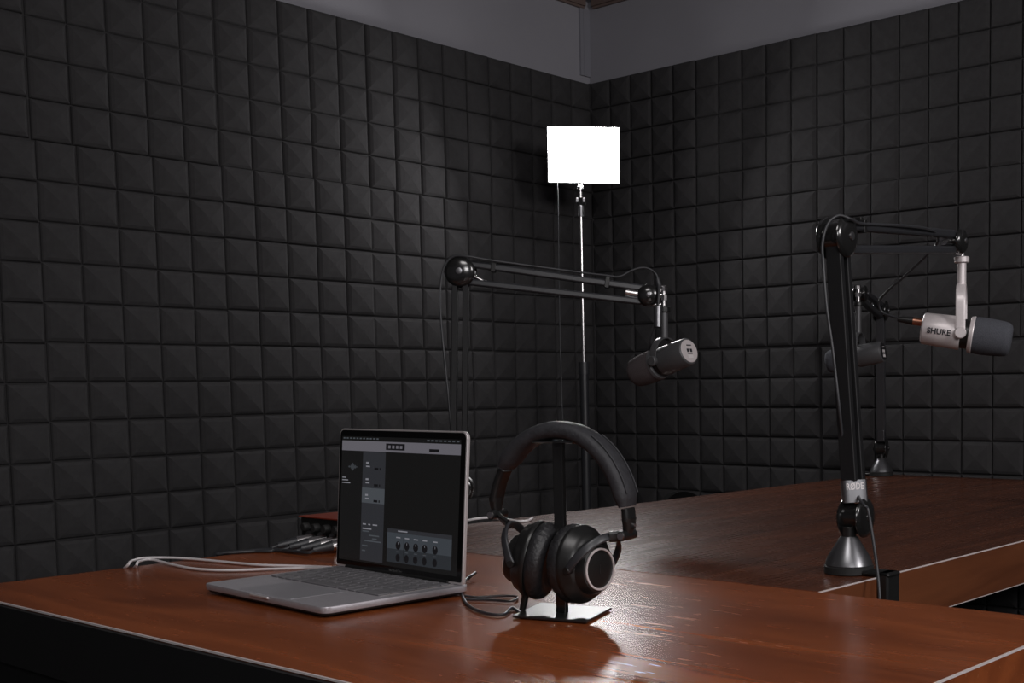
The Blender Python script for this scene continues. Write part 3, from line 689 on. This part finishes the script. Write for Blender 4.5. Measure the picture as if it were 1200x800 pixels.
def headphones():
    tilt = math.radians(2.2)
    A = (HA*math.cos(tilt) - V((0,0,1))*math.sin(tilt)); U = HA*math.sin(tilt) + V((0,0,1))*math.cos(tilt)
    O = hs + V((0,0,.112))
    r = thing('headphones', V((hs.x,hs.y,.75)), 'black over-ear headphones with silver ringed earcup hanging on the stand', 'headphones')
    def arc(t, k=1.0): return O + A*(.0925*k*math.cos(t)) + U*(.108*k*math.sin(t))
    def nr(t0, t1): return lambda f: A*(math.cos(t0+(t1-t0)*f)/.0925) + U*(math.sin(t0+(t1-t0)*f)/.108)
    R = math.radians
    # padded band, then the bare slider bands
    t0, t1 = R(146), R(13)
    b = MB(); b.sweep([arc(t0+(t1-t0)*i/40) for i in range(41)], lambda f: .036*min(1, .86+f*3, .86+(1-f)*3), lambda f: .021*min(1, .6+f*8, .6+(1-f)*8), nr(t0,t1), n=20, power=2.6); pad = obj('headband_pad', b, M_band_pad, r, r)
    b = MB()
    for s in (-.012, .012): b.tube([arc(R(62+(20-62)*i/20)) + HP*s*0 + (A*math.cos(R(62+(20-62)*i/20))+U*math.sin(R(62+(20-62)*i/20)))*.0098 + HP*s for i in range(21)], .0011, smooth=0)
    obj_split('seam', b, M_band_pad, pad, r)
    for s, ta, tb in ((-1, 148, 170), (1, 12, 4)):
        b = MB(); b.sweep([arc(R(ta+(tb-ta)*i/10)) for i in range(11)], .022, .0095, nr(R(ta),R(tb)), n=16, power=4); obj('slider', b, M_black, r, r)
        top = arc(R(tb)); dn = -U
        b = MB(); b.sweep([top + U*.004, top + dn*.006, top + dn*.013 - A*s*.001], lambda f: .022-.008*f, lambda f: .013-.004*f, A, n=16, power=3); obj('slider_end', b, M_black, r, r)
        hc = top + dn*.016 - A*s*.002
        b = MB(); b.cyl(hc - HP*.014, hc + HP*.014, .0058); b.lathe(top + dn*.006 + A*s*.005, A*s, [(0,.003),(.003,.0026)]); hg = obj('hinge', b, M_black, r, r)
        b = MB(); b.lathe(hc - HP*.0142, -HP, [(0,.0045),(.0022,.004)]); b.lathe(hc + HP*.0142, HP, [(0,.0045),(.0022,.004)]); b.lathe(top + dn*.004 + A*s*.006, A*s+HP*-.4, [(0,.0022),(.003,.0018)]); obj_split('hinge_screw', b, M_chrome, hg, r)
        # cup: centre of pad face, outward axis
        cz = -.050 if s < 0 else -.048
        ax = (A*.85 + V((-.78,-.62,0))*.22 + U*.05).normalized() if s > 0 else (A*s*.96 + U*.16 - HP*.20).normalized()
        HPc = (HP - ax*HP.dot(ax)).normalized(); cu = (ax.cross(HPc)).normalized()
        if cu.z < 0: cu = -cu
        c0 = O + A*s*.011 + U*(cz) 
        ref = cu
        b = MB()
        prof = [(.004,.022),(.0005,.028),(-.001,.034),(.0,.040),(.004,.0445),(.010,.0465),(.016,.0458),(.020,.043),(.021,.030)]
        b.lathe(c0, ax, prof, 72, ref=ref, oval=.88)
        # stitched folds on the cushion rim
        m_ = len(b.v)
        for i in range(m_):
            k = i//72; j = i%72
            if 4 <= k <= 6: b.v[i] = tuple(V(b.v[i]) + (V(b.v[i])-c0-ax*prof[k][0]).normalized()*(.0006*math.cos(j*math.pi)))
        obj('ear_cushion', b, M_leather, r, r)
        b = MB(); b.lathe(c0, ax, [(.0195,.040),(.020,.0455),(.0225,.0465),(.026,.0455),(.029,.0425),(.036,.0395),(.040,.034),(.0425,.028)], 64, ref=ref, oval=.90)
        ho = obj('earcup', b, M_black, r, r)
        b = MB(); b.lathe(c0 - cu*.004, ax, [(.038,.031),(.046,.0285),(.050,.0265),(.051,.024)], 56, ref=ref); obj('hub', b, M_black, ho, r)
        b = MB(); b.lathe(c0 - cu*.004, ax, [(.0500,.0245),(.0522,.0243),(.0524,.0222),(.0500,.0218)], 56, ref=ref, closed=True); obj('silver_ring', b, M_silver, ho, r)
        b = MB(); b.lathe(c0 - cu*.004, ax, [(.0505,.0218),(.0508,.0210)], 48, ref=ref); b.box(c0 - cu*.004 + ax*.0510, (.010,.0014,.0006), cu, HP, ax); obj('cap', b, M_leather, ho, r)
        # fork from the hinge round the cup
        pts = []
        for i in range(25):
            a = math.pi*i/24
            pts.append(c0 + ax*(.036 + (.030 if s > 0 else .024)*math.sin(a)) + HPc*(.0385*math.cos(a)) + cu*(-.002 + .036*math.sin(a)))
        b = MB(); b.sweep(pts, .0095, .0042, lambda f: (HPc*math.cos(math.pi*f) + ax*.9*math.sin(math.pi*f) + cu*.5*math.sin(math.pi*f)), n=12, power=4)
        fk = obj('fork', b, M_beam, r, r)
        mid = pts[12]
        b = MB(); b.sweep([mid + ax*.001, mid.lerp(hc, .5) + A*s*.002, hc], lambda f: .013-.002*f, .006, A, n=12, power=4); obj('fork_stem', b, M_black, r, r)
        for e in (0, 24):
            b = MB(); q = pts[e]; dv = HPc*(1 if e == 0 else -1); b.lathe(q + dv*.001, dv, [(0,.0045),(.002,.004)]); b.cyl(q, q - dv*.006, .004); obj('fork_pivot', b, M_black, fk, r)
        if s < 0:
            bot = c0 + ax*.026 - cu*.043
            b = MB(); b.cyl(bot + cu*.004, bot - cu*.022 - A*.002, .0048, .0036); obj('strain_relief', b, M_black, r, r)
            e = bot - cu*.020 - A*.002
            b = MB(); b.tube([e + cu*.004, e - cu*.006, (-2.2734, -1.9997, 0.7540), (-2.3017, -2.0185, 0.7530), (-2.3124, -2.0126, 0.7530), (-2.3079, -1.9803, 0.7530), (-2.2849, -1.9321, 0.7530), (-2.2422, -1.8727, 0.7530), (-2.2126, -1.8399, 0.7560), (-2.1750, -1.8014, 0.7580), (-2.1579, -1.7906, 0.7590)], .0019)
            b.tube([(-2.2447, -1.8806, 0.7530), (-2.2417, -1.9019, 0.7530), (-2.2162, -1.9220, 0.7530), (-2.2106, -1.9415, 0.7530), (-2.2363, -1.9596, 0.7530), (-2.2484, -1.9256, 0.7530), (-2.2619, -1.9006, 0.7530), (-2.2459, -1.8787, 0.7530)], .0016)
            obj('cable', b, M_cable, r, r)
            b = MB(); b.cyl((-2.1649, -1.7951, 0.7585), (-2.1342, -1.7742, 0.7600), .0030, .0022); obj('plug', b, M_black, r, r)
headphones()

# ------------------------------------------------------------------ audio interface with plugs
def interface():
    x0, x1, y0, y1, z0, z1 = -2.055, -1.925, -1.455, -1.228, .7535, .8040
    r = thing('audio_interface', ((x0+x1)/2, (y0+y1)/2, .75), 'red topped audio interface box half hidden behind the laptop screen', 'audio interface')
    b = MB(); b.box(((x0+x1)/2, (y0+y1)/2, (z0+z1)/2 - .001), (x1-x0-.004, y1-y0-.002, z1-z0-.003)); obj('front_panel', b, M_black, r, r, bevel=.001)
    b = MB(); b.box(((x0+x1)/2, (y0+y1)/2, z1-.0012), (x1-x0+.004, y1-y0+.002, .0024)); b.box(((x0+x1)/2, (y0+y1)/2, z0+.0012), (x1-x0, y1-y0, .0024))
    tag(obj('case', b, M_red, r, r, bevel=.0008), 'red metal case')
    b = MB()
    for sx in (x0+.015, x1-.015):
        for sy in (y0+.02, y1-.02): b.cyl((sx,sy,.7502), (sx,sy,z0+.001), .006)
    obj_split('rubber_foot', b, M_rubber, r, r)
    for k in range(6):
        y = y1 - .022 - .030*k
        b = MB(); b.lathe((x0+.001, y, .786), (-1,0,0), [(0,.0078),(.010,.0070),(.011,.0062)], 24); obj('knob', b, M_rubber, r, r)
    for k in range(4):
        y = y1 - .026 - .034*k
        b = MB(); b.lathe((x0+.001, y, .7675), (-1,0,0), [(0,.0115),(.0015,.0112)], 28); obj('input_socket', b, M_cone, r, r)
interface()
ends = [(252,645.5),(248,646.5),(246,647.5),(244,648.5)]
for k in range(4):
    y = -1.240 - .026 - .034*k
    s0 = V((-2.053, y, .7675)); dr = V((-.86, .30, -.13)).normalized()
    lab = ['leftmost', 'second from left', 'third from left', 'rightmost'][k]
    t = thing('cable_plug', s0, 'silver and black audio plug with its cable in the interface, %s of four' % lab, 'plug and cable', 'audio plugs in the interface front')
    b = MB(); b.cyl(s0, s0 + dr*.030, .0088, .0088); obj('metal_shell', b, M_chrome, t, t)
    b = MB(); b.cyl(s0 + dr*.030, s0 + dr*.062, .0088, .0050); obj('boot', b, M_cable, t, t)
    e = s0 + dr*.062
    path = [e - dr*.004, e + dr*.012 + V((0,0,-.002)), V((e.x-.022+.004*k, -1.262+.005*k + .0, .7535)), V((-2.155-.006*k, -1.233+.002*k, .7532)), V((-2.186-.003*k, -1.211, .7515)), V((-2.192-.003*k, -1.200, .735)), V((-2.190-.004*k, -1.196, .60)), V((-2.19-.004*k, -1.19, .30))]
    b = MB(); b.tube(path, .0028); obj('cord', b, M_cable, t, t)

# ------------------------------------------------------------------ white cables
cable('white_cable', 'long white cable looping over the desk end from the left side of the laptop',
 [(-2.362,-1.198,.55), (-2.360,-1.203,.72), (-2.3655, -1.2407, 0.7570), (-2.3356, -1.2013, 0.7570), (-2.3083, -1.1857, 0.7560), (-2.2746, -1.2106, 0.7540), (-2.2565, -1.2691, 0.7530), (-2.2395, -1.3878, 0.7530), (-2.2162, -1.4437, 0.7530), (-2.2075, -1.4801, 0.7540), (-2.2121, -1.5177, 0.7570), (-2.2184, -1.5527, 0.7600)], .0021, M_white)
cable('white_cable', 'second white cable beside the first, dipping lower across the desk to the laptop',
 [(-2.344,-1.198,.55), (-2.342,-1.203,.72), (-2.3606, -1.2562, 0.7570), (-2.3351, -1.2193, 0.7570), (-2.3101, -1.2054, 0.7550), (-2.3133, -1.2692, 0.7530), (-2.3172, -1.3520, 0.7530), (-2.2947, -1.4087, 0.7530), (-2.2540, -1.4460, 0.7530), (-2.2230, -1.4766, 0.7530), (-2.2181, -1.4959, 0.7540), (-2.2226, -1.5331, 0.7570), (-2.2269, -1.5629, 0.7600)], .0021, M_white)
cable('white_cable', 'short white cable lying along the far table edge between laptop and headphones',
 [(-1.7861, -1.2863, 0.7540), (-1.7048, -1.2270, 0.7540), (-1.6473, -1.1906, 0.7550), (-1.6137, -1.1858, 0.7560), (-1.5880, -1.1958, 0.7560), (-1.5760, -1.2263, 0.7540), (-1.5845, -1.2708, 0.7530), (-1.5676, -1.2828, 0.7530), (-1.5272, -1.2555, 0.7530)], .0026, M_white)

# ------------------------------------------------------------------ chair pushed up behind the table
M_fabric = mat('chair_fabric', (.006,.006,.006), 1.0, spec=.05)
def chair():
    top = V((-0.7644, -1.0200, 0.7384)); c = V((top.x, -1.02, 0))
    r = thing('office_chair', (c.x, c.y+.22, 0), 'black chair behind the table, only the rounded top of its backrest showing', 'chair')
    zt = top.z + .004
    b = MB(); a_, b_ = .165, .21; n = 48
    def pt(t, o, k): return V((c.x + a_*k*math.cos(t), c.y + o + .015*math.cos(t)**2*-1, zt - b_ + b_*k*math.sin(t)))
    ringz = [(-.022,.0),(-.022,.6),(-.019,.9),(-.010,1.0),(.010,1.0),(.019,.9),(.022,.6),(.022,.0)]
    vs = [pt(2*math.pi*i/n, o, max(k,.02)) for o, k in ringz for i in range(n)]
    b.add(vs, [(q*n+i, q*n+(i+1)%n, (q+1)*n+(i+1)%n, (q+1)*n+i) for q in range(len(ringz)-1) for i in range(n)])
    obj('backrest', b, M_fabric, r, r)
    b = MB(); b.box((c.x, c.y+.235, .47), (.46,.44,.07)); obj('seat', b, M_fabric, r, r, bevel=.02, seg=3)
    b = MB(); b.tube([(c.x, c.y+.03, zt-.2), (c.x, c.y+.035, .5), (c.x, c.y+.07,.43), (c.x, c.y+.22,.42)], .016); obj('back_bracket', b, M_black, r, r)
    b = MB(); b.cyl((c.x,c.y+.22,.10),(c.x,c.y+.22,.44),.026); obj('gas_column', b, M_black, r, r)
    for k in range(5):
        a = math.radians(72*k+18); e = V((c.x+.25*math.cos(a), c.y+.22+.25*math.sin(a), .065))
        b = MB(); b.tube([(c.x,c.y+.22,.11),(e.x,e.y,.075)], .016, smooth=0); l = obj('base_leg', b, M_black, r, r)
        b = MB(); b.cyl((e.x-.02,e.y,.03),(e.x+.02,e.y,.03),.029); b.cyl((e.x,e.y,.03),(e.x,e.y,.075),.008); obj('caster', b, M_rubber, l, r)
chair()

for o in list(bpy.data.objects):
    if o.parent is None and o.type == 'MESH' and 'kind' not in o and 'label' not in o: print('UNTAGGED', o.name)
